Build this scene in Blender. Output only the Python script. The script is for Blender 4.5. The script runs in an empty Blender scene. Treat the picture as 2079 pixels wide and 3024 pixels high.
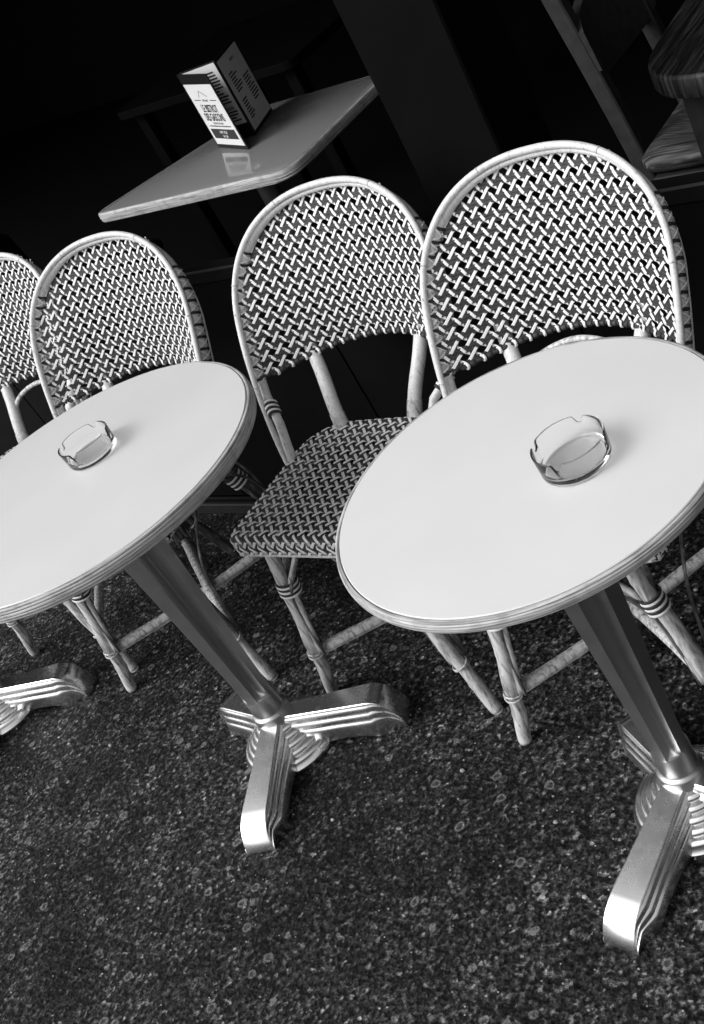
import bpy, math, random
from mathutils import Vector, Matrix, noise
random.seed(7)
S = bpy.context.scene
COL = S.collection
pi = math.pi

# ------------------------------------------------------------------ camera
cam_d = bpy.data.cameras.new("camera")
cam = bpy.data.objects.new("camera", cam_d); COL.objects.link(cam)
RT = Vector((0.81751758, 0.42011948, -0.39390942)); UP = Vector((-0.01722958, 0.70152083, 0.71244064)); FW = Vector((-0.57564585, 0.57564585, -0.5807441))
m = Matrix((RT, UP, -FW)).transposed().to_4x4()
m.translation = Vector((0.84131801, -0.94021968, 1.53011654))
cam.matrix_world = m
cam_d.sensor_fit = 'VERTICAL'; cam_d.sensor_height = 36.0; cam_d.sensor_width = 36.0
cam_d.lens = 3480.53 / 3024 * 36
cam_d.shift_x = -(1497.885 - 1039.5) / 3024
cam_d.shift_y = (1614.027 - 1512) / 3024
cam_d.clip_start = 0.05; cam_d.clip_end = 400
S.camera = cam

# ------------------------------------------------------------------ world, sun, exposure
SUN_EL, SUN_AZ = math.radians(44), math.radians(216)      # high haze, light from the street side
W = bpy.data.worlds.new("World"); S.world = W; W.use_nodes = True
nt = W.node_tree; nt.nodes.clear()
sky = nt.nodes.new('ShaderNodeTexSky'); sky.sky_type = 'NISHITA'; sky.sun_disc = False
sky.sun_elevation = SUN_EL; sky.sun_rotation = SUN_AZ; sky.air_density = 2.0; sky.dust_density = 6.0; sky.ozone_density = 1.0
bw = nt.nodes.new('ShaderNodeRGBToBW')
bg = nt.nodes.new('ShaderNodeBackground'); bg.inputs['Strength'].default_value = 0.13
wo = nt.nodes.new('ShaderNodeOutputWorld')
nt.links.new(sky.outputs[0], bw.inputs[0]); nt.links.new(bw.outputs[0], bg.inputs[0]); nt.links.new(bg.outputs[0], wo.inputs[0])
sd = bpy.data.lights.new("sun", 'SUN'); sd.energy = 0.7; sd.angle = math.radians(45); sd.color = (1, 1, 1)
sun = bpy.data.objects.new("sun", sd); COL.objects.link(sun)
sv = Vector((math.sin(SUN_AZ) * math.cos(SUN_EL), math.cos(SUN_AZ) * math.cos(SUN_EL), math.sin(SUN_EL)))
sun.rotation_euler = sv.to_track_quat('Z', 'Y').to_euler(); sun.location = (-6, -8, 9)
S.view_settings.view_transform = 'Standard'; S.view_settings.look = 'None'
S.view_settings.exposure = 0.58; S.view_settings.gamma = 1.0; S.view_settings.use_curve_mapping = False
S.render.engine = 'CYCLES'
S.cycles.max_bounces = 12; S.cycles.transmission_bounces = 12; S.cycles.use_denoising = True

# ------------------------------------------------------------------ materials (black-and-white place: all greys)
MATS = {}
def nodes_of(name):
    mt = bpy.data.materials.new(name); mt.use_nodes = True
    t = mt.node_tree; b = t.nodes['Principled BSDF']; MATS[name] = mt
    return mt, t, b
def g(v): return (v, v, v, 1)
def nd(t, kind, **kw):
    n = t.nodes.new(kind)
    for k, v in kw.items():
        if k in n.inputs.keys(): n.inputs[k].default_value = v
        else: setattr(n, k, v)
    return n
def coords(t, scale=(1, 1, 1), kind='Object'):
    c = t.nodes.new('ShaderNodeTexCoord'); mp = t.nodes.new('ShaderNodeMapping'); mp.inputs['Scale'].default_value = scale
    t.links.new(c.outputs[kind], mp.inputs[0]); return mp.outputs[0]
def ramp(t, src, stops):
    r = t.nodes.new('ShaderNodeValToRGB'); el = r.color_ramp.elements
    while len(el) > 1: el.remove(el[-1])
    el[0].position, el[0].color = stops[0][0], g(stops[0][1])
    for p, v in stops[1:]:
        e = el.new(p); e.color = g(v)
    t.links.new(src, r.inputs[0]); return r.outputs[0]
def mix(t, a, b, fac, mode='MIX'):
    n = t.nodes.new('ShaderNodeMix'); n.data_type = 'RGBA'; n.blend_type = mode
    for s, v in ((n.inputs[0], fac), (n.inputs[6], a), (n.inputs[7], b)):
        if hasattr(v, 'is_linked') or hasattr(v, 'links'): t.links.new(v, s)
        else: s.default_value = v
    return n.outputs[2]
def bump(t, b, src, strength, dist=0.001):
    n = nd(t, 'ShaderNodeBump'); n.inputs['Strength'].default_value = strength; n.inputs['Distance'].default_value = dist
    t.links.new(src, n.inputs['Height']); t.links.new(n.outputs[0], b.inputs['Normal'])

def plain(name, col, rough, metal=0.0, spec=0.5, var=0.0, vscale=30, bmp=0.0):
    mt, t, b = nodes_of(name)
    b.inputs['Base Color'].default_value = g(col); b.inputs['Roughness'].default_value = rough
    b.inputs['Metallic'].default_value = metal; b.inputs['Specular IOR Level'].default_value = spec
    if var or bmp:
        n = nd(t, 'ShaderNodeTexNoise', Scale=vscale, Detail=6.0, Roughness=0.6); t.links.new(coords(t), n.inputs['Vector'])
        if var: t.links.new(ramp(t, n.outputs[0], [(0.25, col * (1 - var)), (0.75, min(1, col * (1 + var)))]), b.inputs['Base Color'])
        if bmp: bump(t, b, n.outputs[0], bmp)
    return mt
plain('weave_light', 0.84, 0.42, var=0.06, vscale=120)
plain('weave_dark', 0.042, 0.5, var=0.5, vscale=130, spec=0.22)
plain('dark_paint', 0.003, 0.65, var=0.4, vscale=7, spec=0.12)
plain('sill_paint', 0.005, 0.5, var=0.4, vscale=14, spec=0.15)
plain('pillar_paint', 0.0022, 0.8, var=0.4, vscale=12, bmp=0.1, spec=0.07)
plain('plinth_paint', 0.02, 0.6, var=0.3, vscale=18, spec=0.3)
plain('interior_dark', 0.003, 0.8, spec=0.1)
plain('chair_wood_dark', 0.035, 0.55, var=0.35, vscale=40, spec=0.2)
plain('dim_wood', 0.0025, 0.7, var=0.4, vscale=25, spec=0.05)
plain('menu_black', 0.012, 0.35, spec=0.4)
plain('menu_paper', 0.78, 0.5, spec=0.3)
plain('menu_ink', 0.03, 0.6)
plain('menu_grey', 0.25, 0.6)
plain('stone_front', 0.10, 0.85, var=0.12, vscale=1.5)
plain('rubber_cap', 0.5, 0.5)

# white laminate
mt, t, b = nodes_of('laminate')
n = nd(t, 'ShaderNodeTexNoise', Scale=5.0, Detail=5.0); t.links.new(coords(t), n.inputs['Vector'])
n2 = nd(t, 'ShaderNodeTexNoise', Scale=7.0, Detail=3.0, Distortion=0.5); t.links.new(coords(t, (1, 2.0, 1)), n2.inputs['Vector'])
t.links.new(ramp(t, n.outputs[0], [(0.3, 0.65), (0.7, 0.69)]), b.inputs['Base Color'])
t.links.new(ramp(t, n2.outputs[0], [(0.3, 0.20), (0.7, 0.25)]), b.inputs['Roughness'])
b.inputs['Specular IOR Level'].default_value = 0.4

plain('grey_laminate', 0.25, 0.09, spec=0.6)
# layered plywood rim
mt, t, b = nodes_of('plywood_rim')
wv = nd(t, 'ShaderNodeTexNoise', Scale=1.0, Detail=4.0); t.links.new(coords(t, (14, 14, 900)), wv.inputs['Vector'])
w2 = nd(t, 'ShaderNodeTexNoise', Scale=1.0, Detail=5.0); t.links.new(coords(t, (40, 40, 40)), w2.inputs['Vector'])
c1 = ramp(t, wv.outputs[0], [(0.35, 0.20), (0.55, 0.48), (0.75, 0.62)])
c2 = ramp(t, w2.outputs[0], [(0.36, 0.5), (0.50, 1.0)])
t.links.new(mix(t, c1, c2, 0.45, 'MULTIPLY'), b.inputs['Base Color']); b.inputs['Roughness'].default_value = 0.5
bump(t, b, wv.outputs[0], 0.25, 0.0006)

# peeled varnished rattan, clean (hoops) and weathered (legs)
def cane(name, lo, hi, stain, blotch):
    mt, t, b = nodes_of(name)
    n1 = nd(t, 'ShaderNodeTexNoise', Scale=1.0, Detail=6.0, Roughness=0.65, Distortion=0.3); t.links.new(coords(t, (110, 110, 14)), n1.inputs['Vector'])
    n3 = nd(t, 'ShaderNodeTexNoise', Scale=1.0, Detail=3.0); t.links.new(coords(t, (420, 420, 30)), n3.inputs['Vector'])
    n4 = nd(t, 'ShaderNodeTexVoronoi', Scale=1.0); t.links.new(coords(t, (48, 48, 26)), n4.inputs['Vector'])
    base = ramp(t, n1.outputs[0], [(0.30, stain), (0.30 + blotch * 0.5, lo), (0.45 + blotch * 0.4, hi)])
    streak = ramp(t, n3.outputs[0], [(0.3, 0.72), (0.6, 1.0)])
    spots = ramp(t, n4.outputs['Distance'], [(0.07, 0.45), (0.14, 1.0)])
    col = mix(t, base, streak, 0.7, 'MULTIPLY'); col = mix(t, col, spots, 0.8, 'MULTIPLY')
    t.links.new(col, b.inputs['Base Color'])
    b.inputs['Roughness'].default_value = 0.42; b.inputs['Specular IOR Level'].default_value = 0.45
    bump(t, b, n1.outputs[0], 0.25, 0.0008)
cane('cane_clean', 0.60, 0.74, 0.45, 0.12)
cane('cane_worn', 0.38, 0.68, 0.07, 0.25)
cane('cane_dark', 0.10, 0.26, 0.04, 0.4)

# cast aluminium
def metal(name, base, r0, r1, dirt):
    mt, t, b = nodes_of(name)
    n = nd(t, 'ShaderNodeTexNoise', Scale=28.0, Detail=8.0, Roughness=0.65); t.links.new(coords(t), n.inputs['Vector'])
    n2 = nd(t, 'ShaderNodeTexNoise', Scale=240.0, Detail=3.0); t.links.new(coords(t), n2.inputs['Vector'])
    t.links.new(ramp(t, n.outputs[0], [(0.28, base * dirt), (0.42, base)]), b.inputs['Base Color'])
    t.links.new(ramp(t, n.outputs[0], [(0.3, r1), (0.65, r0)]), b.inputs['Roughness'])
    b.inputs['Metallic'].default_value = 1.0
    bump(t, b, n2.outputs[0], 0.05, 0.0005)
metal('aluminium', 0.86, 0.24, 0.30, 0.93)
metal('column_metal', 0.50, 0.36, 0.44, 0.9)

# clear glass
mt, t, b = nodes_of('glass')
b.inputs['Base Color'].default_value = g(1.0); b.inputs['Roughness'].default_value = 0.0
b.inputs['Transmission Weight'].default_value = 1.0; b.inputs['IOR'].default_value = 1.38

# old asphalt with exposed chippings and ring-shaped stains
mt, t, b = nodes_of('asphalt')
P = coords(t)
big = nd(t, 'ShaderNodeTexNoise', Scale=2.2, Detail=5.0, Roughness=0.6); t.links.new(P, big.inputs['Vector'])
mid = nd(t, 'ShaderNodeTexNoise', Scale=88.0, Detail=5.0, Roughness=0.75); t.links.new(P, mid.inputs['Vector'])
fine = nd(t, 'ShaderNodeTexNoise', Scale=330.0, Detail=3.0, Roughness=0.7); t.links.new(P, fine.inputs['Vector'])
chip = nd(t, 'ShaderNodeTexVoronoi', Scale=140.0); t.links.new(P, chip.inputs['Vector'])
dst = nd(t, 'ShaderNodeTexNoise', Scale=70.0, Detail=3.0); t.links.new(P, dst.inputs['Vector'])
dp = t.nodes.new('ShaderNodeVectorMath'); dp.operation = 'SCALE'; dp.inputs['Scale'].default_value = 0.010; t.links.new(dst.outputs['Color'], dp.inputs[0])
ad = t.nodes.new('ShaderNodeVectorMath'); ad.operation = 'ADD'; t.links.new(P, ad.inputs[0]); t.links.new(dp.outputs[0], ad.inputs[1])
ring = nd(t, 'ShaderNodeTexVoronoi', Scale=26.0); t.links.new(ad.outputs[0], ring.inputs['Vector'])
blot = nd(t, 'ShaderNodeTexNoise', Scale=14.0, Detail=5.0, Roughness=0.7); t.links.new(P, blot.inputs['Vector'])
c_mid = ramp(t, mid.outputs[0], [(0.40, 0.003), (0.49, 0.014), (0.55, 0.050), (0.66, 0.10)])
chipbw = t.nodes.new('ShaderNodeRGBToBW'); t.links.new(chip.outputs['Color'], chipbw.inputs[0])
c_chip = ramp(t, chipbw.outputs[0], [(0.0, 0.20), (0.5, 0.65), (0.75, 1.5), (0.90, 4.0)])
col = mix(t, c_mid, c_chip, 1.0, 'MULTIPLY')
c_big = ramp(t, big.outputs[0], [(0.34, 0.40), (0.66, 1.60)])
col = mix(t, col, c_big, 1.0, 'MULTIPLY')
col = mix(t, col, ramp(t, blot.outputs[0], [(0.34, 0.40), (0.62, 1.40)]), 1.0, 'MULTIPLY')
rsel = t.nodes.new('ShaderNodeRGBToBW'); t.links.new(ring.outputs['Color'], rsel.inputs[0])
r1 = ramp(t, rsel.outputs[0], [(0.60, 0.0), (0.64, 1.0)])
r2 = ramp(t, ring.outputs['Distance'], [(0.13, 0.25), (0.17, 1.0), (0.22, 1.0), (0.27, 0.0)])
rm = mix(t, r1, r2, 1.0, 'MULTIPLY')
rm = mix(t, rm, ramp(t, fine.outputs[0], [(0.36, 0.0), (0.52, 0.85)]), 1.0, 'MULTIPLY')
col = mix(t, col, g(0.19), rm)
t.links.new(col, b.inputs['Base Color'])
t.links.new(ramp(t, mid.outputs[0], [(0.3, 0.75), (0.7, 0.55)]), b.inputs['Roughness'])
b.inputs['Specular IOR Level'].default_value = 0.12
hsum = t.nodes.new('ShaderNodeMath'); hsum.operation = 'ADD'; t.links.new(mid.outputs[0], hsum.inputs[0]); t.links.new(chip.outputs['Distance'], hsum.inputs[1])
bump(t, b, hsum.outputs[0], 0.8, 0.003)

# rush seat and grained wood
mt, t, b = nodes_of('rush')
n = nd(t, 'ShaderNodeTexNoise', Scale=1.0, Detail=4.0); t.links.new(coords(t, (10, 220, 60)), n.inputs['Vector'])
t.links.new(ramp(t, n.outputs[0], [(0.34, 0.008), (0.5, 0.05), (0.66, 0.17)]), b.inputs['Base Color']); b.inputs['Roughness'].default_value = 0.55
bump(t, b, n.outputs[0], 0.8, 0.003)
mt, t, b = nodes_of('grained_wood')
n = nd(t, 'ShaderNodeTexNoise', Scale=1.0, Detail=7.0, Roughness=0.7, Distortion=0.5); t.links.new(coords(t, (110, 6, 6)), n.inputs['Vector'])
t.links.new(ramp(t, n.outputs[0], [(0.42, 0.002), (0.5, 0.014), (0.64, 0.055)]), b.inputs['Base Color']); b.inputs['Roughness'].default_value = 0.5
bump(t, b, n.outputs[0], 0.5, 0.002)

# ------------------------------------------------------------------ mesh helpers
class MB:
    def __init__(s): s.v = []; s.f = []; s.mi = []
    def add(s, verts, faces, mi=0):
        o = len(s.v); s.v += [tuple(p) for p in verts]
        s.f += [tuple(i + o for i in fc) for fc in faces]; s.mi += [mi] * len(faces)
    def grid_loops(s, loops, closed=True, caps=True, mi=0, flip=False):
        n = len(loops[0]); vs = [p for l in loops for p in l]; fs = []
        for i in range(len(loops) - 1):
            for j in range(n if closed else n - 1):
                a, b_ = i * n + j, i * n + (j + 1) % n
                q = (a, b_, b_ + n, a + n); fs.append(q[::-1] if flip else q)
        if caps and closed:
            c0 = tuple(range(n)); c1 = tuple(range((len(loops) - 1) * n, len(loops) * n))
            fs.append(c0 if flip else c0[::-1]); fs.append(c1[::-1] if flip else c1)
        s.add(vs, fs, mi)
    def sweep(s, path, ra, rb=None, n=10, ref=None, caps=True, mi=0):
        path = [Vector(p) for p in path]; N = len(path); loops = []; prev = None
        for i, p in enumerate(path):
            T = (path[min(i + 1, N - 1)] - path[max(i - 1, 0)]).normalized()
            r = Vector(ref[i] if isinstance(ref, list) else ref) if ref is not None else (prev if prev else (Vector((0, 0, 1)) if abs(T.z) < .9 else Vector((0, 1, 0))))
            A = (r - T * r.dot(T)).normalized(); prev = A; B = T.cross(A)
            a = ra(i / (N - 1)) if callable(ra) else ra; b_ = (rb if rb is not None else a)
            b_ = b_(i / (N - 1)) if callable(b_) else b_
            loops.append([p + A * (a * math.cos(2 * pi * k / n)) + B * (b_ * math.sin(2 * pi * k / n)) for k in range(n)])
        s.grid_loops(loops, True, caps, mi)
    def lathe(s, prof, n=48, c=(0, 0), mi=0):
        loops = [[(c[0] + r * math.cos(2 * pi * k / n), c[1] + r * math.sin(2 * pi * k / n), z) for k in range(n)] for r, z in prof]
        s.grid_loops(loops, True, True, mi)
    def box(s, lo, hi, bev=0.0, mi=0):
        x0, y0, z0 = lo; x1, y1, z1 = hi; e = bev
        if not e:
            s.add([(x0, y0, z0), (x1, y0, z0), (x1, y1, z0), (x0, y1, z0), (x0, y0, z1), (x1, y0, z1), (x1, y1, z1), (x0, y1, z1)],
                  [(3, 2, 1, 0), (4, 5, 6, 7), (0, 1, 5, 4), (1, 2, 6, 5), (2, 3, 7, 6), (3, 0, 4, 7)], mi); return
        def ring(d, z):
            a, b_, c_, d_ = x0 + d, x1 - d, y0 + d, y1 - d
            return [(a + e, c_, z), (b_ - e, c_, z), (b_, c_ + e, z), (b_, d_ - e, z), (b_ - e, d_, z), (a + e, d_, z), (a, d_ - e, z), (a, c_ + e, z)]
        s.grid_loops([ring(e, z0), ring(0, z0 + e), ring(0, z1 - e), ring(e, z1)], True, True, mi)
    def mesh(s, name, mats, smooth=True):
        me = bpy.data.meshes.new(name); me.from_pydata(s.v, [], s.f)
        for mm in mats: me.materials.append(MATS[mm])
        if len(mats) > 1: me.polygons.foreach_set('material_index', s.mi)
        me.polygons.foreach_set('use_smooth', [smooth] * len(me.polygons)); me.update()
        return me
def obj(name, me, parent=None, loc=None, rz=None):
    o = bpy.data.objects.new(name, me); COL.objects.link(o)
    if parent: o.parent = parent
    if loc: o.location = loc
    if rz is not None: o.rotation_euler = (0, 0, rz)
    return o
def build(name, mb, mats, parent=None, smooth=True, angle=None):
    if isinstance(mats, str): mats = [mats]
    me = mb.mesh(name, mats, smooth)
    if angle: me.set_sharp_from_angle(angle=math.radians(angle))
    return obj(name, me, parent)
def empty(name, loc=(0, 0, 0), rz=0.0): return obj(name, None, None, loc, rz)
def tag(o, label=None, cat=None, group=None, kind=None):
    for k, v in (('label', label), ('category', cat), ('group', group), ('kind', kind)):
        if v: o[k] = v
    return o
def copy_tree(o, parent=None):
    c = o.copy(); COL.objects.link(c); c.parent = parent
    for ch in list(o.children): copy_tree(ch, c)
    return c
def smoothpath(pts, n=24):
    pts = [Vector(p) for p in pts]; out = []
    P_ = [pts[0] * 2 - pts[1]] + pts + [pts[-1] * 2 - pts[-2]]
    for i in range(1, len(P_) - 2):
        for k in range(n):
            u = k / n; a, b_, c_, d_ = P_[i - 1:i + 3]
            out.append(0.5 * ((2 * b_) + (c_ - a) * u + (2 * a - 5 * b_ + 4 * c_ - d_) * u * u + (3 * b_ - a - 3 * c_ + d_) * u ** 3))
    out.append(pts[-1]); return out

# ------------------------------------------------------------------ ground
mb = MB(); mb.add([(-40, -40, 0), (40, -40, 0), (40, 40, 0), (-40, 40, 0)], [(0, 1, 2, 3)])
tag(build('pavement', mb, 'asphalt', smooth=False), kind='structure')

# ------------------------------------------------------------------ cafe front (a building with parts)
front = empty('cafe_front', (-1, 0.7, 0)); tag(front, 'dark painted cafe front with low panelled wall, sill and open windows', 'cafe front')
def fpart(name, lo, hi, mat, bev=0.0, parent=front):
    mb = MB(); o = Vector((-1, 0.7, 0))
    mb.box(Vector(lo) - o, Vector(hi) - o, bev); return build(name, mb, mat, parent, smooth=False)
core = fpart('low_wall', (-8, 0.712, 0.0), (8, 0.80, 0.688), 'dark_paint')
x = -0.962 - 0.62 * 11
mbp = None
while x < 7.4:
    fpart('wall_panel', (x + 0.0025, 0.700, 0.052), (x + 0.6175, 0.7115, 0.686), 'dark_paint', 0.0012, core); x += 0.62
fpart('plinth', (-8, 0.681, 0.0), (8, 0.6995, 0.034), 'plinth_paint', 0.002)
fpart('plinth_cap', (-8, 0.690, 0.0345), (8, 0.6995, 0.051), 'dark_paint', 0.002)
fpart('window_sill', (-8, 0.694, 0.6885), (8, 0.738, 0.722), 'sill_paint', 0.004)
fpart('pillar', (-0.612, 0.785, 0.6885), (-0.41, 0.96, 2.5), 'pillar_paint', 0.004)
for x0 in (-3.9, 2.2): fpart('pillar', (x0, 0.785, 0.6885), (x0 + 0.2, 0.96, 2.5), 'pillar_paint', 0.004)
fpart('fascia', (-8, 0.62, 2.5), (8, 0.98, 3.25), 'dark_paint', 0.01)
fpart('added_overhang', (-8, 0.32, 2.55), (8, 0.619, 3.0), 'dark_paint', 0.01)  # added out of view, keeps overhead sky off the ground by the wall
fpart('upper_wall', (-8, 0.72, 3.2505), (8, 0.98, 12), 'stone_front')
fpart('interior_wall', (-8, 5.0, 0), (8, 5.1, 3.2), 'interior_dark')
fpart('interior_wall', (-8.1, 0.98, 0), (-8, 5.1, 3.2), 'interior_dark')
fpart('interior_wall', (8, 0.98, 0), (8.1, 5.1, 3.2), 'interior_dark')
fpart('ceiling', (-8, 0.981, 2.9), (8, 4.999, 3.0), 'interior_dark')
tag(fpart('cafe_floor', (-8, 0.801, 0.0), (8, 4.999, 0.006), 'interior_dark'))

# ------------------------------------------------------------------ round bistro tables
LEG_ANG = (0.0, 90.0, 238.0); LEG_LEN = (0.274, 0.272, 0.215); LEG_TOP = ((0.092, 0.038), (0.090, 0.008), (0.090, 0.016))
def leg_mesh(L, ht, drop):
    mb = MB(); loops = []; us = [0.012, 0.03, 0.06, 0.10, 0.14, 0.18] ; us = [u for u in us if u < L - 0.06]
    us += [L - 0.058, L - 0.050, L - 0.042, L - 0.034, L - 0.027, L - 0.020, L - 0.014, L - 0.009, L - 0.005, L - 0.002, L]
    for u in us:
        k = u / L; wt = 0.0175 + 0.0115 * k
        zt = ht - drop * min(1, u / (L - 0.04)); zend = zt
        e = max(0.0, (u - (L - 0.056)) / 0.056)
        zt -= (ht - drop - 0.004) * (1 - max(0, 1 - e ** 2.0) ** 0.62)
        f = 1 - min(1, e * 1.9); f = max(f, 0.0)                    # flutes die out at the toe
        arch = 0.016 * math.sin(pi * min(1, max(0, (u - 0.06) / (L - 0.115)))) ** 0.6 if u < L - 0.055 else 0.0
        wt2 = wt * (1 - 0.06 * e)
        h = zt - arch
        side = [(0.0, 0.0), (0.0016, -0.0014)]
        dz = min(0.0150, h * 0.21)
        for q in range(3):
            o0 = 0.0018 + 0.0058 * q; ff = 0.35 + 0.65 * f
            for i_ in range(6):
                th_ = i_ / 5 * pi / 2
                side.append((o0 * ff + 0.0052 * f * math.sin(th_) + 0.0003 * i_ / 5, -dz * (q + 0.30) - dz * 0.95 * (1 - math.cos(th_))))
        side += [(0.0195 * (0.15 + 0.85 * f), -h * 0.80), (0.0185 * (0.15 + 0.85 * f), -h)]
        R_ = [(wt2 + a, zt + d) for a, d in side]
        prof = R_ + [(-a, z) for a, z in reversed(R_)]
        loops.append([(u, y, max(z, 0.0005)) for y, z in prof])
    mb.grid_loops(loops, True, True)
    return mb
def make_table(rad, thk):
    root = empty('bistro_table')
    # base: fluted shell between the legs, three legs, collar
    mb = MB(); prof = [(0.0, 0.078), (0.030, 0.078)]
    r0, z0 = 0.047, 0.076
    for q in range(5):
        prof += [(r0 - 0.005, z0), (r0, z0 - 0.0024), (r0 + 0.0022, z0 - 0.0066), (r0 + 0.0022, z0 - 0.0110)]
        r0 += 0.0128; z0 -= 0.0118
    prof += [(r0 - 0.004, 0.010), (r0 - 0.006, 0.0008), (0.0, 0.0008)]
    mb.lathe(prof[::-1], 96)
    hub = build('base_shell', mb, 'aluminium', root, angle=50)
    for a, L, (ht_, dr_) in zip(LEG_ANG, LEG_LEN, LEG_TOP):
        o = build('base_leg', leg_mesh(L, ht_, dr_), 'aluminium', root, angle=30); o.rotation_euler = (0, 0, math.radians(a))
    mb = MB(); mb.lathe([(0.0, 0.070), (0.0392, 0.070), (0.0392, 0.099), (0.0382, 0.1025), (0.0368, 0.1035), (0.0355, 0.1055), (0.0325, 0.1065), (0.0318, 0.150), (0.030, 0.1535), (0, 0.1535)], 56)
    build('collar', mb, 'column_metal', root, angle=40)
    # column: four blunt fins with hollow flutes, widening upward, scooped out at the collar
    mb = MB(); loops = []
    for z, R_, dep in [(0.120, .0305, 0.0), (0.150, .0316, 0.0), (0.153, .0318, 0.22), (0.157, .0318, 0.55), (0.162, .0318, 0.82), (0.170, .032, 0.96), (0.20, .0325, 1.0)] + [(0.20 + 0.5 * k / 8, .0325 + (.0560 - .0325) * (k / 8) ** 1.1, 1.0) for k in range(1, 9)]:
        lp = []
        for qd in range(4):
            for s_ in range(18):
                a = s_ / 18 * (pi / 2)
                d = abs(((a + pi / 4) % (pi / 2)) - pi / 4)              # angle from nearest fin
                fin = 0.36
                rr = R_ * math.cos(0) if d < fin else R_
                sq = R_ * (math.cos(fin) / math.cos(d)) if d < fin else R_ * (math.cos(fin) / math.cos(fin)) * (1 - 0.50 * math.sin((d - fin) / (pi / 4 - fin) * pi / 2) ** 1.0)
                r_ = R_ * (1 - dep) + sq * dep
                ang = qd * pi / 2 + a
                lp.append((r_ * math.cos(ang), r_ * math.sin(ang), z))
        loops.append(lp)
    mb.grid_loops(loops); build('column', mb, 'column_metal', root, angle=35)
    mb = MB(); mb.box((-.09, -.022, .694), (.09, .022, .7315 - thk), .002); mb.box((-.022, -.09, .6935), (.022, .09, .731 - thk), .002)
    build('top_bracket', mb, 'column_metal', root, smooth=False)
    # top: laminate disc, ridged rim
    zb = 0.73 - thk
    mb = MB(); mb.lathe([(0, zb + .002), (rad - 0.0015, zb + .002), (rad - .0002, 0.7285), (rad - 0.0012, 0.7298), (rad - .004, 0.73), (0, 0.73)], 160)
    build('table_top', mb, 'laminate', root, angle=25)
    mb = MB(); R1 = rad + 0.0012; pr = [(R1, zb)]
    nr = 5; am = 0.0006 if thk < .022 else 0.0011
    pr += [(R1 + 0.0030, zb + .0002)]
    H_ = thk - 0.0025
    for k in range(nr):
        za = zb + .0008 + H_ * k / nr; ze = zb + .0008 + H_ * (k + 1) / nr; bul = 0.0046 * math.sin(pi * (0.12 + 0.76 * (k + .5) / nr))
        pr += [(R1 + 0.0026 + bul - am, za + 0.0004), (R1 + 0.0026 + bul, (za + ze) / 2), (R1 + 0.0026 + bul - am, ze - 0.0004)]
    pr += [(R1 + 0.003, 0.7283), (R1 + 0.0009, 0.7290), (R1, 0.7285)]
    loops = [[(r * math.cos(2 * pi * k / 160), r * math.sin(2 * pi * k / 160), z) for k in range(160)] for r, z in pr]
    mb.grid_loops(loops + [loops[0]], True, False)
    build('rim', mb, 'plywood_rim', root, angle=60)
    return root
tR = make_table(0.2646, 0.0195); tR.rotation_euler = (0, 0, math.radians(-96.0))
tag(tR, 'smaller round white bistro table on metal foot, in front of the biggest chair back', 'table', 'round white bistro tables')
tL = make_table(0.3188, 0.0275); tL.location = (-0.919, 0, 0); tL.rotation_euler = (0, 0, math.radians(-68.5))
tag(tL, 'round white bistro table whose far rim hides the seat of the second chair', 'table', 'round white bistro tables')
tF = copy_tree(tR); tF.location = (-1.905, -0.045, 0); tF.rotation_euler = (0, 0, math.radians(-68.0))
tag(tF, 'bistro table of which only the fluted metal foot shows at the picture edge', 'table', 'round white bistro tables')

# ------------------------------------------------------------------ glass ashtrays
def make_ashtray(notch0):
    root_mb = MB(); n = 128; R0 = 0.0475; loops = []
    def top(a):
        d = min(abs((a - notch0 - k * pi / 2 + pi) % (2 * pi) - pi) for k in range(4))
        w = d * R0
        return 0.037 - 0.0100 * (1 / (1 + math.exp((w - 0.0052) / 0.0007)))
    prof = [(0.0405, 0.0, 0), (0.0445, 0.0006, 0), (0.0465, 0.003, 0), (0.0470, 0.008, 0), (0.0472, 0.5, 1), (0.0482, 0.93, 1), (0.0480, 0.985, 1), (0.0470, 1.0, 1), (0.0461, 0.985, 1), (0.0455, 0.93, 1), (0.0447, 0.5, 1), (0.0440, 0.0125, 0), (0.0425, 0.0090, 0), (0.038, 0.0078, 0), (0.030, 0.0078, 0), (0.015, 0.0080, 0), (0.0003, 0.0080, 0)]
    for r, z, rel in prof:
        loops.append([(r * math.cos(2 * pi * k / n), r * math.sin(2 * pi * k / n), z * top(2 * pi * k / n) if rel else z) for k in range(n)])
    root_mb.grid_loops(loops, True, True)
    return root_mb
a1 = build('ashtray', make_ashtray(math.radians(8)), 'glass', angle=70); a1.location = (0.078, -0.0, 0.7303)
tag(a1, 'notched clear glass ashtray on the smaller white table', 'ashtray', 'glass ashtrays')
a2 = build('ashtray', make_ashtray(math.radians(22)), 'glass', angle=70); a2.location = (-0.943, 0.059, 0.7303)
tag(a2, 'notched clear glass ashtray on the wider white table', 'ashtray', 'glass ashtrays')

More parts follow.
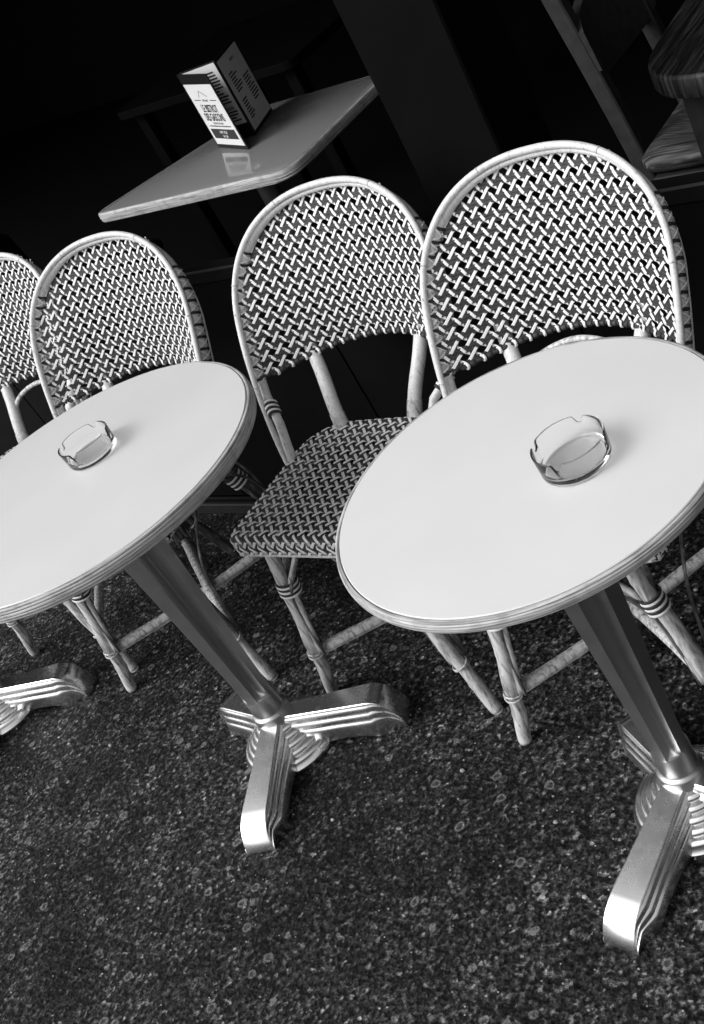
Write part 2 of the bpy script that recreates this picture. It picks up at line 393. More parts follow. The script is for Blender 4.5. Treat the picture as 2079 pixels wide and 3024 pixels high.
# ------------------------------------------------------------------ woven chairs
W0, W1, ZM, ZT, NN, YS, LE, CU, LE2 = 0.2016, 0.232, 0.692, 0.8737, 2.337, 0.2663, 0.4142, 0.0143, 0.3619
ZB = 0.585
def hw(z):
    if z <= ZM:
        t_ = max(0, (z - 0.42) / (ZM - 0.42)); return W0 + (W1 - W0) * math.sin(t_ * pi / 2)
    q = min(1.0, (z - ZM) / (ZT - ZM)); return W1 * max(0.0, 1 - q ** NN) ** (1 / NN)
def yh(x, z): return YS + LE * (z - .44) + LE2 * (z - .44) ** 2 + CU * (1 - (x / W1) ** 2)
def hoop_xz(n=90):
    pts = []
    for k in range(30): z = 0.43 + (ZM - 0.43) * k / 30; pts.append((-hw(z), z))
    for k in range(n + 1):
        th = pi - pi * k / n; c, s_ = math.cos(th), math.sin(th)
        pts.append((W1 * math.copysign(abs(c) ** (2 / NN), c), ZM + (ZT - ZM) * abs(s_) ** (2 / NN)))
    return pts + [(-x, z) for x, z in reversed(pts[:30])]
def resample(pts, step):
    pts = [Vector(p) for p in pts]; out = [pts[0]]; acc = 0
    for a, b_ in zip(pts, pts[1:]):
        d = (b_ - a).length
        while acc + d >= step:
            u = (step - acc) / d; a = a + (b_ - a) * u; out.append(a.copy()); d = (b_ - a).length; acc = 0
        acc += d
    out.append(pts[-1]); return out
HOOP = resample([(x, yh(x, z), z) for x, z in hoop_xz()], 0.012)
def pnorm(p):                                                           # backward normal of the leaning plane
    dz = LE + 2 * LE2 * (p.z - .44); return Vector((0, 1, -dz)).normalized()
PX = 0.0255; PZ = 0.0262
def ysurf(x, z):
    wz = max(hw(max(z, ZB)), .05)
    bel = 0.100 - 0.084 * min(1, max(0, (z - ZB) / (ZT - ZB))) ** 0.8
    return yh(x, z) + 0.008 + bel * max(0, 1 - (x / (wz if z < ZM else W1)) ** 2)
ZS = 1.17                                                               # surface length per height on the leaning back
def spos(x, v):
    z = ZB + v / ZS; return Vector((x, ysurf(x, z), z))
def snorm(x, v):
    e = 0.002; a = spos(x + e, v) - spos(x - e, v); b_ = spos(x, v + e) - spos(x, v - e)
    return a.cross(b_).normalized()                                     # faces the sitter (-y)
def ribbon(mb, pts, nors, hs, w, th, mi=0):
    loops = []; N = len(pts)
    C = [p + n_ * h for p, n_, h in zip(pts, nors, hs)]
    for i in range(N):
        T = (C[min(i + 1, N - 1)] - C[max(i - 1, 0)]).normalized(); n_ = nors[i]
        sd_ = T.cross(n_).normalized(); nn = sd_.cross(T)
        loops.append([C[i] - sd_ * w, C[i] - sd_ * (w * .78) + nn * th, C[i] + sd_ * (w * .78) + nn * th, C[i] + sd_ * w])
    mb.grid_loops(loops, True, True, mi, flip=True)
def runs(samples, inside):
    out = []; cur = []
    for s_ in samples:
        if inside(s_): cur.append(s_)
        else:
            if len(cur) > 2: out.append(cur)
            cur = []
    if len(cur) > 2: out.append(cur)
    return out
rnd = random.Random(3)
def strand_mesh(name, pts, nors, hs, w, th, mat):
    mb = MB(); ribbon(mb, pts, nors, hs, w, th); return (name, mb.mesh(name, [mat], False))
BACK = []
VMAX = (ZT - ZB) * ZS
def inb(s_):
    x, v = s_; z = ZB + v / ZS
    if v < -0.0005: return False
    if z <= ZM: return abs(x) < hw(z) - 0.004
    return (abs(x) / (W1 - 0.004)) ** NN + ((z - ZM) / (ZT - ZM - 0.009)) ** NN < 1
def jit(a): return rnd.uniform(-a, a)
def sstep(a, b_, x):
    t_ = min(1, max(0, (x - a) / (b_ - a))); return t_ * t_ * (3 - 2 * t_)
def dist_to(v, p): return abs((v / p + 0.5) % 1.0 - 0.5) * p              # distance to the nearest multiple of p
V0 = 0.003
for k in range(-12, 13):                                               # upright pairs
    for o in (-0.0023, 0.0023):
        x0 = k * PX + o + jit(.0003)
        for r in runs([(x0 + 0.0010 * noise.noise(Vector((k * 5.1, v * .11, 3))), v * 0.005) for v in range(0, int(VMAX / 0.005) + 2)], inb):
            BACK.append(strand_mesh('dark_strand', [spos(*s_) for s_ in r], [snorm(*s_) for s_ in r], [-0.0008 + jit(.0001) for s_ in r], 0.0022, 0.0011, 'weave_dark'))
for j in range(0, 18):                                                 # cross pairs
    for o in (-0.0032, 0.0032):
        v0 = V0 + j * PZ + o + jit(.0003)
        for r in runs([(x * 0.005, v0 + 0.0012 * noise.noise(Vector((x * .10, j * 3.3, 7)))) for x in range(-50, 51)], inb):
            BACK.append(strand_mesh('dark_strand', [spos(*s_) for s_ in r], [snorm(*s_) for s_ in r], [0.0003 + jit(.0001) for s_ in r], 0.0030, 0.0011, 'weave_dark'))
for mline in range(-40, 41):                                           # diagonals: one way over the cross pairs, the other over the uprights
    for sg in (1, -1):
        c0 = (mline + 0.5) * PX + jit(.0004); smp = []
        for q in range(-2, int(VMAX / 0.0017) + 3):
            v = q * 0.0017; ph = 2 * pi * (v - V0) / PZ
            x = c0 + sg * (v - V0) * PX / PZ + (0.0018 if sg < 0 else 0.0008) * math.sin(ph) + 0.0011 * noise.noise(Vector((mline * 3.7 + sg, v * 28, 0)))
            if abs(x) < 0.26: smp.append((x, v))
        for r in runs(smp, inb):
            if len(r) < 8: continue
            hs = []
            for s_ in r:
                dH = dist_to(s_[1] - V0, PZ)
                if sg < 0: hs.append(0.0014 - 0.0032 * sstep(0.0046, 0.0068, dH))       # over the cross pair
                else: hs.append(-0.0010 + 0.0024 * sstep(0.0040, 0.0062, dH))           # over the upright pair
            BACK.append(strand_mesh('light_strand', [spos(*s_) for s_ in r], [snorm(*s_) for s_ in r], hs, 0.0028, 0.0008, 'weave_light'))

# seat weave: flat top that rolls over a rounded rim
SZ = 0.456; SCY = 0.170; SHX, SHY = 0.196, 0.172; SR = 0.013
def sd_seat(x, y):
    px, py = x, y - SCY
    r = (0.095 if py > 0 else 0.022)
    qx, qy = abs(px) - SHX + r, abs(py) - SHY + r
    return min(max(qx, qy), 0) + math.hypot(max(qx, 0), max(qy, 0)) - r
def seat_pt(x, y):
    d = sd_seat(x, y) + SR
    crown = 0.004 * math.cos(min(1, abs(x) / SHX) * pi / 2) - 0.006 * math.exp(-((x / .1) ** 2 + ((y - SCY) / .1) ** 2))
    if d <= 0: return Vector((x, y, SZ + crown)), Vector((0, 0, 1))
    e = 1e-4; gx = (sd_seat(x + e, y) - sd_seat(x - e, y)); gy = (sd_seat(x, y + e) - sd_seat(x, y - e)); l = math.hypot(gx, gy) or 1
    gx /= l; gy /= l; bx, by = x - gx * d, y - gy * d
    arc = SR * pi / 2
    if d < arc:
        a = d / SR; return Vector((bx + gx * SR * math.sin(a), by + gy * SR * math.sin(a), SZ + crown - SR * (1 - math.cos(a)))), Vector((gx * math.sin(a), gy * math.sin(a), math.cos(a)))
    return Vector((bx + gx * SR, by + gy * SR, SZ + crown - SR - (d - arc))), Vector((gx, gy, 0))
def ins(s_): return sd_seat(*s_) + SR < 0.052
SP = 0.0252; SEAT = []
def seat_strand(name, r, hf, w, th, mat):
    q = [seat_pt(*s_) for s_ in r]
    SEAT.append(strand_mesh(name, [a for a, _ in q], [b_ for _, b_ in q], [hf(s_) for s_ in r], w, th, mat))
for k in range(-9, 10):
    for o in (-0.0031, 0.0031):
        x0 = k * SP + o + jit(.0004)
        for r in runs([(x0, -0.06 + 0.0045 * q) for q in range(110)], ins):
            if len(r) > 8: seat_strand('dark_strand', r, lambda s_: -0.0008, 0.0030, 0.0010, 'weave_dark')
for j in range(-2, 17):
    for o in (-0.0034, 0.0034):
        y0 = j * SP + o + jit(.0004)
        for r in runs([(-0.26 + 0.0045 * q, y0) for q in range(116)], ins):
            if len(r) > 8: seat_strand('dark_strand', r, lambda s_: 0.0003, 0.0032, 0.0010, 'weave_dark')
for mline in range(-30, 31):
    for sg in (1, -1):
        c0 = (mline + 0.5) * SP; smp = []
        for q in range(230):
            y = -0.06 + 0.0021 * q; x = c0 + sg * y
            smp.append((x, y))
        for r in runs(smp, ins):
            if len(r) > 6: seat_strand('light_strand', r, (lambda s_: 0.0015 - 0.0032 * sstep(0.0056, 0.0084, dist_to(s_[1], SP))) if sg < 0 else (lambda s_: -0.0010 + 0.0024 * sstep(0.0044, 0.0072, dist_to(s_[1], SP))), 0.0030, 0.0010, 'weave_light')

def ring_wrap(mb, c, T, A, B, ra, rb, w, th, mi, tilt=0.0, n=14):
    loops = []
    for k in range(n + 1):
        a = 2 * pi * k / n; d = A * math.cos(a) + B * math.sin(a)
        cc = c + T * (tilt * math.cos(a)); p = cc + A * (ra * math.cos(a)) + B * (rb * math.sin(a))
        loops.append([p - T * w, p - T * (w * .6) + d * th, p + T * (w * .6) + d * th, p + T * w])
    mb.grid_loops(loops, True, False, mi)
def leg_path(top, foot, n=12, bow=0.0):
    top, foot = Vector(top), Vector(foot); return [top.lerp(foot, k / n) for k in range(n + 1)]
def bindings(parent, c, T, r, rb=None, ref=None):
    T = T.normalized(); A = (Vector(ref) if ref else Vector((0, 0, 1)).cross(T)); A = (A - T * A.dot(T)).normalized(); B = T.cross(A); mb = MB()
    for k in range(6):
        ring_wrap(mb, c + T * (0.0060 * (k - 2.5)), T, A, B, r, rb or r, 0.0030, 0.0014, k % 2, 0, 20)
    return build('leg_binding', mb, ['weave_dark', 'weave_light'], parent)

def make_chair():
    root = empty('rattan_chair')
    # ---- back: hoop, wrapped frame, woven panel; the whole back is one part group under the hoop
    mb = MB(); mb.sweep(HOOP, lambda u: 0.0061 + 0.0003 * math.sin(u * 40), n=12); hoop = build('back_hoop', mb, 'cane_clean', root)
    for i in (14, 31, 47, 66, 85, 96):
        if i < len(HOOP) - 2:
            p = HOOP[i]; T = (HOOP[i + 1] - HOOP[i - 1]).normalized(); A = pnorm(p); B = T.cross(A); mb = MB()
            ring_wrap(mb, p, T, A, B, 0.0061, 0.0061, 0.0014, 0.0005, 0); build('cane_joint', mb, 'cane_worn', hoop)
    FR = []; REF = []; EDGE = []
    for p in HOOP:
        if p.z > ZB - 0.035:
            nrm = pnorm(p); sd_ = min(1, max(0, (ZT - 0.012 - p.z) / 0.16)) ** 0.7   # 0 at the crown, 1 down the sides
            inw = Vector((0, -0.2, -1)) * (0.0075 * (1 - sd_))
            FR.append(p + nrm * (0.008 + 0.013 * sd_) + inw + Vector((-p.x * 0.004, 0, 0))); REF.append(nrm)
            EDGE.append(p + nrm * (0.012 + 0.026 * sd_) + inw * 1.1 + Vector((math.copysign(0.0045 * sd_, p.x), 0, 0)))
    lo = [Vector((-0.163, 0.238, 0.440)), Vector((-0.172, 0.262, 0.48)), Vector((-0.184, 0.290, 0.515))]
    path = lo + FR + [Vector((-p.x, p.y, p.z)) for p in reversed(lo)]
    refs = [REF[0]] * 3 + REF + [REF[-1]] * 3
    mb = MB(); mb.sweep(path, lambda u: 0.0105 + 0.0035 * min(1, max(0, (min(u, 1 - u) - .06) / .05)) - 0.0080 * math.exp(-((u - .5) / .15) ** 4), lambda u: 0.0085 - 0.004 * math.exp(-((u - .5) / .15) ** 4), n=14, ref=refs)
    fr = build('back_frame', mb, 'cane_clean', root)
    mb = MB(); fine_ = resample(FR, PX / 2)
    for i in range(3, len(fine_) - 3):
        p = fine_[i]; T = (fine_[i + 1] - fine_[i - 1]).normalized(); A = pnorm(p); A = (A - T * A.dot(T)).normalized(); B = T.cross(A)
        u = i / len(fine_); ra_ = 0.0146
        if abs(u - .5) < 0.21: continue
        if i % 2: ring_wrap(mb, p, T, A, B, ra_, 0.0091, 0.0030, 0.0009, 0, 0.001, 16)
        else:
            ring_wrap(mb, p, T, A, B, ra_ + .0006, 0.0096, 0.0021, 0.0010, 1, 0.0095, 16)
            ring_wrap(mb, p, T, A, B, ra_ + .0012, 0.0100, 0.0021, 0.0010, 1, -0.0095, 16)
    tag(build('frame_binding', mb, ['weave_dark', 'weave_light'], fr), kind='stuff')
    mb = MB(); mb.sweep(EDGE, 0.0019, n=8); build('edge_cane', mb, 'cane_clean', fr)
    for i_ in (0, 1):                                                    # striped binding under the panel
        q = lo[2] if i_ == 0 else Vector((-lo[2].x, lo[2].y, lo[2].z)); d = Vector((math.copysign(-.02, -q.x) , .045, .07))
        nx = FR[0] if i_ == 0 else FR[-1]
        b_ = bindings(fr, (q * .45 + nx * .55), nx - q, 0.0145, 0.0108, (0, 1, -.5)); b_.name = 'frame_stripe'
    # woven panel
    mb = MB(); bot = [spos(x * 0.008, -0.001) + Vector((0, 0.001, 0)) for x in range(-24, 25)]
    mb.sweep(bot, 0.0042, n=10); panel = build('woven_back', mb, 'weave_dark', root)
    mb = MB()
    nb = int(0.39 / PX)
    for k in range(-nb // 2, nb // 2 + 1):
        x = (k + 0.5) * PX
        if abs(x) > hw(ZB) - 0.012: continue
        p = spos(x, -0.001); T = (spos(x + .004, -.001) - spos(x - .004, -.001)).normalized(); A = snorm(x, 0.0); B = T.cross(A)
        ring_wrap(mb, p, T, A, B, 0.0050, 0.0056, 0.0029, 0.0013, 1, 0.0018, 14)
        ring_wrap(mb, p + T * PX * .5, T, A, B, 0.0046, 0.0046, 0.0050, 0.0010, 0, -0.001, 12)
    tag(build('edge_binding', mb, ['weave_dark', 'weave_light'], panel), kind='stuff')
    for nm, me in BACK: obj(nm, me, panel)
    # uprights behind the panel and the bent loop between them
    for s_ in (-1, 1):
        mb = MB(); pp = smoothpath([(s_ * .082, .326, .43), (s_ * .098, .360, .49), (s_ * .120, .408, .55)] + [(s_ * .136, ysurf(.136, z_) + .021, z_) for z_ in (.60, .625)], 6)
        mb.sweep(pp, 0.0140, n=14); u = build('back_post', mb, 'cane_clean', root)
        mb = MB(); mb.sweep(pp[:6], lambda u: 0.0162 - 0.001 * u, n=14); build('post_sleeve', mb, 'cane_worn', u)
    mb = MB(); mb.sweep(smoothpath([(-.098, .330, .43), (-.108, .372, .50), (-.092, .412, .548), (0, .432, .572), (.092, .412, .548), (.108, .372, .50), (.098, .330, .43)], 8), 0.0058, n=10); build('back_loop', mb, 'cane_worn', root)
    back_parts = list(root.children)
    # ---- seat
    mb = MB()
    for zz in (0.4365, 0.4205):
        ring = []
        for k in range(97):
            a = 2 * pi * k / 96; dx, dy = math.cos(a), math.sin(a); lo_, hi_ = 0, .4
            for _ in range(30):
                md = (lo_ + hi_) / 2
                if sd_seat(dx * md, SCY + dy * md) < -0.012: lo_ = md
                else: hi_ = md
            ring.append((dx * lo_, SCY + dy * lo_, zz))
        mb.sweep(ring, 0.0095, n=10, ref=(0, 0, 1), caps=False)
    build('seat_frame', mb, 'cane_clean', root)
    mb = MB(); ring = [(x_, y_, 0.4085) for x_, y_, z_ in [(p[0] * 1.035, SCY + (p[1] - SCY) * 1.035, 0) for p in ring]]
    mb.sweep(ring, 0.0028, n=8, ref=(0, 0, 1), caps=False); seat = build('woven_seat', mb, 'cane_clean', root)
    for nm, me in SEAT: obj(nm, me, seat)
    # ---- legs with their braces
    legs = []
    for s_ in (-1, 1):
        for nm, top, foot in (('front_leg', (s_ * .122, .018, .425), (s_ * .213, 0.0, 0.0)), ('rear_leg', (s_ * .112, .318, .425), (s_ * .215, .415, 0.0))):
            top, foot = Vector(top), Vector(foot); d = (foot - top); T = d.normalized()
            mb = MB(); pp = [top + d * (k / 56) + Vector((0.0013 * math.sin(k * .33 + s_), 0.0010 * math.cos(k * .28), 0)) * (1 if 0 < k < 56 else 0) for k in range(57)]
            pp[-1].z = 0.004
            mb.sweep(pp, lambda u: 0.0130 + 0.0003 * math.sin(u * 23) + 0.0012 * sum(math.exp(-((u - c_) / .012) ** 2) for c_ in (.14, .46, .82)), n=16); lg = build('leg', mb, 'cane_worn' if nm == 'front_leg' else 'cane_dark', root)
            mb = MB(); mb.lathe([(0, 0), (0.0115, 0.0), (0.0124, .001), (0.0124, .004), (0, .004)], 16, (foot.x, foot.y)); build('foot_cap', mb, 'rubber_cap', lg)
            band = top.lerp(foot, 0.265); tie = top.lerp(foot, 0.70)
            inw = Vector((-s_, 0, 0)); bk = Vector((0, 1 if nm == 'front_leg' else -1, 0)); sidedirs = (inw, bk)
            bindings(lg, band + (inw + bk) * 0.004, T, 0.0215, 0.0195, (inw + bk))
            for q, dr in enumerate(sidedirs):                            # split canes along the leg that flare up to the seat rail
                dr = (dr - T * dr.dot(T)).normalized()
                p0 = tie + dr * 0.0160 - T * 0.004; p1 = band + dr * 0.0162 + T * 0.015; p2 = band + dr * 0.0168 - T * 0.012
                p3 = band + dr * 0.042 - T * 0.060; p4 = Vector((p3.x + dr.x * .05, p3.y + dr.y * .05, 0.418))
                mb = MB(); mb.sweep(smoothpath([p0, p0.lerp(p1, .5), p1, p2, p3, p4], 6), 0.0060, 0.0060, n=10); build('brace', mb, 'cane_worn' if q == 0 and nm == 'front_leg' else 'cane_dark', lg)
                # thin bent wire-like cane springing from the brace foot
                e0 = tie + dr * 0.024; e3 = Vector((e0.x + dr.x * .12, e0.y + dr.y * .12, .405))
                mb = MB(); mb.sweep(smoothpath([e0, e0 + Vector((dr.x * .012, dr.y * .012, .10)), e0 + Vector((dr.x * .035, dr.y * .035, .185)), e3], 7), 0.0032, n=8); build('thin_cane', mb, 'cane_dark', lg)
            A = inw.cross(T).normalized(); B = T.cross(A); mb = MB()
            for k, (dz_, tl) in enumerate(((0, 0.004), (0.0045, -0.003))): ring_wrap(mb, tie + T * dz_, T, A, B, 0.0152, 0.0152, 0.0024, 0.0024, 0, tl, 18)
            build('cane_tie', mb, 'cane_worn', lg)
            legs.append((nm, s_, tie))
    tie = {(n_, s_): p for n_, s_, p in legs}
    for s_ in (-1, 1):                                                   # crossed stretchers
        a, b_ = tie[('front_leg', s_)], tie[('rear_leg', -s_)]; dz = Vector((0, 0, 0.011 * s_))
        d = (b_ - a).normalized(); mb = MB(); p0, p1 = a + d * .016, b_ - d * .016
        mb.sweep([p0.lerp(p1, k / 10) + dz * math.sin(pi * k / 10) for k in range(11)], lambda u: 0.0115 + .0006 * math.sin(u * 19), n=12); st = build('stretcher', mb, 'cane_worn', root)
        mb = MB(); dn = Vector((0, 0, -.0125)) - Vector((0, 0, 1)) * 0
        mb.sweep([p0.lerp(p1, k / 10) + dz * math.sin(pi * k / 10) + dn for k in range(0, 11)], 0.0040, n=8); build('stretcher_cane', mb, 'cane_worn', st)
    return root, back_parts

proto, proto_back = make_chair()
back_idx = [i for i, c in enumerate(proto.children) if c in proto_back]
nback = len(proto_back)
CH = [  # (root x,y,yaw), (back x,y,yaw), label
    ((-0.683, 0.1315, 0.010), (-0.669, 0.133, 0.133), 'woven rattan chair with its empty checkered seat in full view between the two tables'),
    ((-1.303, 0.110, 0.190), (-1.297, 0.110, 0.175), 'woven rattan chair whose seat is hidden behind the wider white table'),
    ((-0.165, 0.112, 0.180), (-0.191, 0.080, 0.073), 'woven rattan chair with the largest back, behind the smaller white table'),
    ((-1.772, 0.133, -0.030), (-1.775, 0.125, 0.090), 'woven rattan chair cut off by the picture edge, half behind another chair'),
]
def place_chair(root, r, bk):
    root.location = (r[0], r[1], 0); root.rotation_euler = (0, 0, r[2])
    c, s_ = math.cos(-r[2]), math.sin(-r[2]); dx, dy = bk[0] - r[0], bk[1] - r[1]
    return (c * dx - s_ * dy, s_ * dx + c * dy, 0), bk[2] - r[2]
chairs = [proto] + [None] * 3
BACKN = ('back_hoop', 'back_frame', 'woven_back', 'back_post', 'back_loop')
for i, (r, bk, lab) in enumerate(CH):
    o = proto if i == 0 else copy_tree(proto)
    loc, rz = place_chair(o, r, bk)
    for c in o.children:
        if c.name.split('.')[0] in BACKN: c.location = loc; c.rotation_euler = (0, 0, rz)
    tag(o, lab, 'chair', 'woven rattan chairs in a row'); chairs[i] = o
for o in chairs[:2]:                                                   # these two have no bent loop under the back
    for c in list(o.children):
        if c.name.startswith('back_loop'): bpy.data.objects.remove(c)

# ------------------------------------------------------------------ table inside with folded menu
it = empty('window_table', (-1.62, 1.38, 0)); tag(it, 'grey topped table inside the window carrying a folded menu', 'table')
def rounded_poly(pts, rad, n=8):
    out = []; N = len(pts)
    for i in range(N):
        p, a, b_ = Vector(pts[i]), Vector(pts[i - 1]), Vector(pts[(i + 1) % N]); u, w_ = (a - p).normalized(), (b_ - p).normalized()
        s0, s1 = p + u * rad[i], p + w_ * rad[i]
        for k in range(n + 1):
            t_ = k / n; out.append(s0 * (1 - t_) ** 2 + p * (2 * t_ * (1 - t_)) + s1 * t_ ** 2)
    return out
quad = rounded_poly([(-2.03 + 1.62, 1.128 - 1.38), (-1.262 + 1.62, 1.128 - 1.38), (-1.262 + 1.62, 1.645 - 1.38), (-1.745 + 1.62, 1.645 - 1.38)], (.045, .07, .06, .06))
def slab(mb, poly, prof):
    cx = sum(p.x for p in poly) / len(poly); cy = sum(p.y for p in poly) / len(poly); loops = []
    for d, z in prof:
        lp = []
        for p in poly:
            q = Vector((p.x - cx, p.y - cy)); l = q.length; q = q * ((l + d) / l); lp.append((cx + q.x, cy + q.y, z))
        loops.append(lp)
    mb.grid_loops(loops)
mb = MB(); slab(mb, quad, [(-.004, .7046), (-.003, .729), (-.005, .73)]); build('table_top', mb, 'grey_laminate', it, angle=30)
mb = MB(); slab(mb, quad, [(-.004, .7005), (.002, .7015), (.005, .706), (.0035, .7095), (.006, .7125), (.0045, .7165), (.005, .7215), (.002, .7275), (-.0015, .7288), (-.0022, .7285)]); build('rim', mb, 'plywood_rim', it, angle=50)
mb = MB(); mb.lathe([(0, .03), (.03, .03), (.03, .69), (.12, .695), (.12, .7), (0, .7)], 24); build('column', mb, 'column_metal', it, angle=40)
mb = MB(); mb.lathe([(0, 0.006), (.21, .006), (.21, .014), (.05, .03), (0, .03)], 40); build('base_plate', mb, 'column_metal', it, angle=40)

menu = empty('folded_menu', (-1.60, 1.40, 0.7303)); tag(menu, 'black framed folded menu card standing on the table inside the window', 'menu')
MP = [Vector((-1.729, 1.398)), Vector((-1.547, 1.322)), Vector((-1.598, 1.419)), Vector((-1.656, 1.580))]
MH = 0.214
def panel_frame(a, b_):
    u = Vector((b_.x - a.x, b_.y - a.y, 0)); Wd = u.length; u.normalize(); n_ = Vector((u.y, -u.x, 0))
    M = Matrix(((u.x, 0, n_.x, a.x + 1.60), (u.y, 0, n_.y, a.y - 1.40), (0, 1, 0, 0), (0, 0, 0, 1)))
    return M, Wd
def text(s_, parent, x, y, size, sx=1.0, mat='menu_ink', z=0.0035, align='CENTER'):
    cu = bpy.data.curves.new('lettering', 'FONT'); cu.body = s_; cu.size = size; cu.align_x = align; cu.materials.append(MATS[mat]); cu.offset = size * 0.02
    tmp = bpy.data.objects.new('tmp', cu); COL.objects.link(tmp); bpy.context.view_layer.update()
    me = bpy.data.meshes.new_from_object(tmp.evaluated_get(bpy.context.evaluated_depsgraph_get())); bpy.data.objects.remove(tmp)
    o = obj('lettering', me, parent); o.location = (x, y, z); o.scale = (sx, 1, 1); return o
def flat(parent, x0, y0, x1, y1, mat, z0=0.0024, z1=0.0030, name='print_block'):
    mb = MB(); mb.box((x0, y0, z0), (x1, y1, z1)); return build(name, mb, mat, parent, smooth=False)
def menu_panel(a, b_):
    M, Wd = panel_frame(a, b_); mb = MB(); mb.box((0.0008, 0, -.0015), (Wd - .0008, MH, .0015), .0006)
    o = build('menu_panel', mb, 'menu_black', menu, smooth=False); o.matrix_local = M
    return o, Wd
pA, wA = menu_panel(MP[0], MP[1])
flat(pA, .008, .012, wA - .008, MH - .028, 'menu_paper', .0012, .0020, 'menu_sheet')
cxA = wA / 2
text('LE BISTROT', pA, cxA - .002, .108, .030, .66, z=.0026); text('DES GASCONS', pA, cxA - .002, .083, .030, .62, z=.0026)
text('RESTAURANT', pA, cxA, .1385, .008, .75, z=.0026)
flat(pA, .028, .1405, cxA - .030, .1425, 'menu_ink', .0020, .0025); flat(pA, cxA + .030, .1405, wA - .028, .1425, 'menu_ink', .0020, .0025)
flat(pA, .030, .0655, wA - .030, .0680, 'menu_ink', .0020, .0025)
text('CUISINE DU SUD OUEST', pA, cxA, .0725, .0075, .8, z=.0026)
flat(pA, .022, .030, wA - .022, .058, 'menu_ink', .0020, .0025)
text('HAPPY HOUR', pA, cxA, .0455, .0115, .7, 'menu_paper', .0030); text('16H - 20H', pA, cxA, .034, .0105, .7, 'menu_paper', .0030)
mb = MB()
for (x0, y0), (x1, y1) in (((cxA - .030, .150), (cxA - .012, .168)), ((cxA - .012, .168), (cxA + .026, .152))):
    d = Vector((x1 - x0, y1 - y0, 0)); n_ = Vector((-d.y, d.x, 0)).normalized() * .0009; p0, p1 = Vector((x0, y0, .0024)), Vector((x1, y1, .0024))
    mb.add([p0 - n_, p1 - n_, p1 + n_, p0 + n_], [(0, 1, 2, 3)])
build('roof_emblem', mb, 'menu_ink', pA, smooth=False)
pr = random.Random(5)
def rows(panel, x0, x1, ys, h, mat='menu_ink'):
    for y in ys: flat(panel, x0, y, x0 + (x1 - x0) * pr.uniform(.55, 1), y + h, mat, .0020, .0025, 'print_line')
pB, wB = menu_panel(MP[0] + Vector((0.004, 0.006)), MP[2])
flat(pB, .004, .040, wB - .004, MH - .004, 'menu_paper', .0012, .0020, 'menu_sheet')
rows(pB, wB * .52, wB * .9, [.186 - .0085 * k for k in range(11)], .0042); rows(pB, wB * .22, wB * .42, [.178 - .0085 * k for k in range(8)], .0035, 'menu_grey')
flat(pB, wB * .30, .092, wB * .58, .112, 'menu_black', .0021, .0027); text('BURGERS', pB, wB * .74, .083, .011, .7, z=.0026)
rows(pB, wB * .55, wB * .92, [.074 - .008 * k for k in range(4)], .004); rows(pB, wB * .2, wB * .42, [.07 - .008 * k for k in range(3)], .0032, 'menu_grey')
pC, wC = menu_panel(MP[2], MP[3])
flat(pC, .006, .010, wC - .006, MH - .008, 'menu_paper', .0012, .0020, 'menu_sheet')
text('DESSERTS', pC, wC * .55, .180, .010, .8, z=.0026)
rows(pC, wC * .18, wC * .5, [.158 - .008 * k for k in range(7)], .0038); rows(pC, wC * .6, wC * .9, [.125 - .008 * k for k in range(9)], .0038); rows(pC, wC * .15, wC * .45, [.085 - .008 * k for k in range(7)], .0038)

# ------------------------------------------------------------------ wooden table and rush chair inside
wt = empty('wooden_table', (0.02, 1.55, 0)); tag(wt, 'dark grained wooden table inside, rounded corner above the rush seat', 'table')
poly = rounded_poly([(-.315, -.485), (.45, -.485), (.45, .46), (-.375, .46)], (.21, .2, .2, .2))
mb = MB(); slab(mb, poly, [(-.012, .70), (-.002, .705), (0, .712), (0, .742), (-.003, .748), (-.006, .75)]); build('table_top', mb, 'grained_wood', wt, angle=30)
for sx in (-.22, .36):
    for sy in (-.36, .36):
        mb = MB(); mb.box((sx - .03, sy - .03, .006), (sx + .03, sy + .03, .699), .004); build('leg', mb, 'chair_wood_dark', wt, smooth=False)
rc = empty('rush_chair', (-0.36, 1.62, 0)); tag(rc, 'dark wooden chair with rush seat pushed under the grained table inside', 'chair')
def bar(name, a, b_, wa, wb, mat='chair_wood_dark', parent=rc, ref=(0, 1, 0), n=4):
    mb = MB(); path = smoothpath([a, Vector(a).lerp(Vector(b_), .5) + Vector((.012, 0, 0)), b_], 6)
    loops = []
    for i, p in enumerate(path):
        T = (path[min(i + 1, len(path) - 1)] - path[max(i - 1, 0)]).normalized(); A = Vector(ref); A = (A - T * A.dot(T)).normalized(); B = T.cross(A)
        loops.append([p + A * wa + B * (wb * .8), p + A * (wa * .8) + B * wb, p - A * (wa * .8) + B * wb, p - A * wa + B * (wb * .8), p - A * wa - B * (wb * .8), p - A * (wa * .8) - B * wb, p + A * (wa * .8) - B * wb, p + A * wa - B * (wb * .8)])
    mb.grid_loops(loops); return build(name, mb, mat, parent, angle=30)
bar('back_post', (-.135, -.135, .006), (-.275, -.135, .94), .017, .022)
bar('back_post', (-.135, .19, .006), (-.275, .19, .94), .017, .022)
bar('leg', (.23, -.17, .006), (.23, -.17, .45), .016, .016); bar('leg', (.23, .22, .006), (.23, .22, .45), .016, .016)
mb = MB(); loops = []
for k in range(13):
    u = k / 12; y = -.15 + .355 * u; bx = -.205 - .035 * math.sin(pi * u); hh = .085 * (0.55 + 0.45 * math.sin(pi * min(1, max(0, u))) ** .5)
    loops.append([(bx + .012, y, .70 - hh), (bx - .012, y, .70 - hh), (bx - .012 - hh * .25, y, .70 + hh), (bx + .012 - hh * .25, y, .70 + hh)])
mb.grid_loops(loops); build('backrest', mb, 'chair_wood_dark', rc, angle=40)
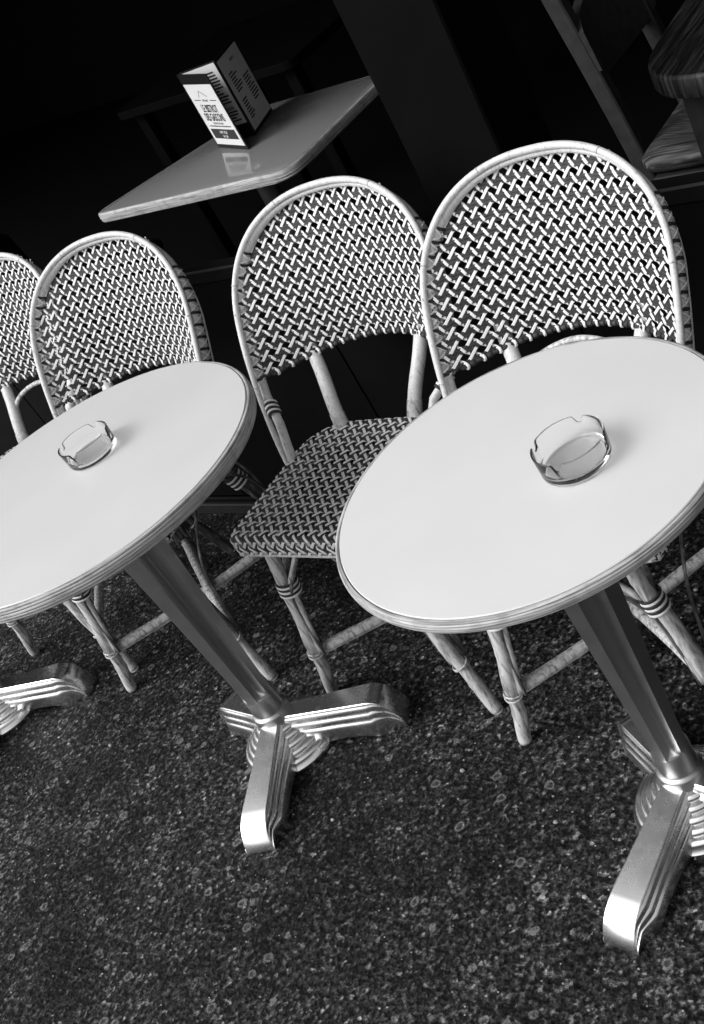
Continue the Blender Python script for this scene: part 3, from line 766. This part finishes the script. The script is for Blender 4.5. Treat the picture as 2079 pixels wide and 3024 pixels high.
sp = rounded_poly([(-.16, -.205), (.25, -.22), (.25, .26), (-.16, .225)], (.05, .05, .05, .05))
mb = MB(); slab(mb, sp, [(-.02, .405), (-.004, .41), (.004, .424), (.003, .438), (-.012, .449), (-.05, .454), (-.12, .447)]); seat_ = build('rush_seat', mb, 'rush', rc, angle=60)
bar('seat_rail', (-.13, -.195, .385), (.23, -.205, .385), .013, .014, ref=(0, 0, 1)); bar('seat_rail', (-.13, .21, .385), (.23, .24, .385), .013, .014, ref=(0, 0, 1))
bar('stretcher', (-.13, -.15, .2), (.23, -.17, .2), .011, .011, ref=(0, 0, 1)); bar('stretcher', (-.13, .19, .2), (.23, .22, .2), .011, .011, ref=(0, 0, 1))

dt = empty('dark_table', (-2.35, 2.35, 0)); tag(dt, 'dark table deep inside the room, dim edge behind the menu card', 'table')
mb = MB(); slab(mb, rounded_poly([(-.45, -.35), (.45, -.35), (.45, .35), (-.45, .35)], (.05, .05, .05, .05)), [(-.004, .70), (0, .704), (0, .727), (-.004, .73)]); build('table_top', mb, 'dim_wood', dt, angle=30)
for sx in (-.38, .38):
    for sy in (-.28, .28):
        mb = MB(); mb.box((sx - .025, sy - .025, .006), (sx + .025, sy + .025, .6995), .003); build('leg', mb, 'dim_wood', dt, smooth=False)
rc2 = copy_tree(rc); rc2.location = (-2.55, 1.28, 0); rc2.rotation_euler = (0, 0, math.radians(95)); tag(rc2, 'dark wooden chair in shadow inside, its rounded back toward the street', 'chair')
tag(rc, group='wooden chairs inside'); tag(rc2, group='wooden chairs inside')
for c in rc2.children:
    c.data = c.data.copy(); c.data.materials.clear(); c.data.materials.append(MATS['dim_wood'])  # same chair recoloured near-black, seat too: indoor shade put into the colour

# ------------------------------------------------------------------ loose grit on the asphalt
mb = MB(); gr = random.Random(11)
for k in range(900):
    x, y = gr.uniform(-2.2, 0.6), gr.uniform(-0.95, 0.62); r = gr.uniform(.0007, .0019) * (2.4 if gr.random() < .05 else 1); a = gr.uniform(0, pi)
    lp = []
    for zz, q in ((0.0003, 1.0), (r * .7, .95), (r * 1.1, .5)):
        lp.append([(x + r * q * math.cos(a + 2 * pi * i / 5) * 1.3, y + r * q * math.sin(a + 2 * pi * i / 5), zz) for i in range(5)])
    mb.grid_loops(lp)
plain('grit', 0.30, 0.7, var=0.6, vscale=7)
tag(build('loose_grit', mb, 'grit', smooth=False), 'scattered pale grit and chippings lying on the asphalt', 'grit', kind='stuff')
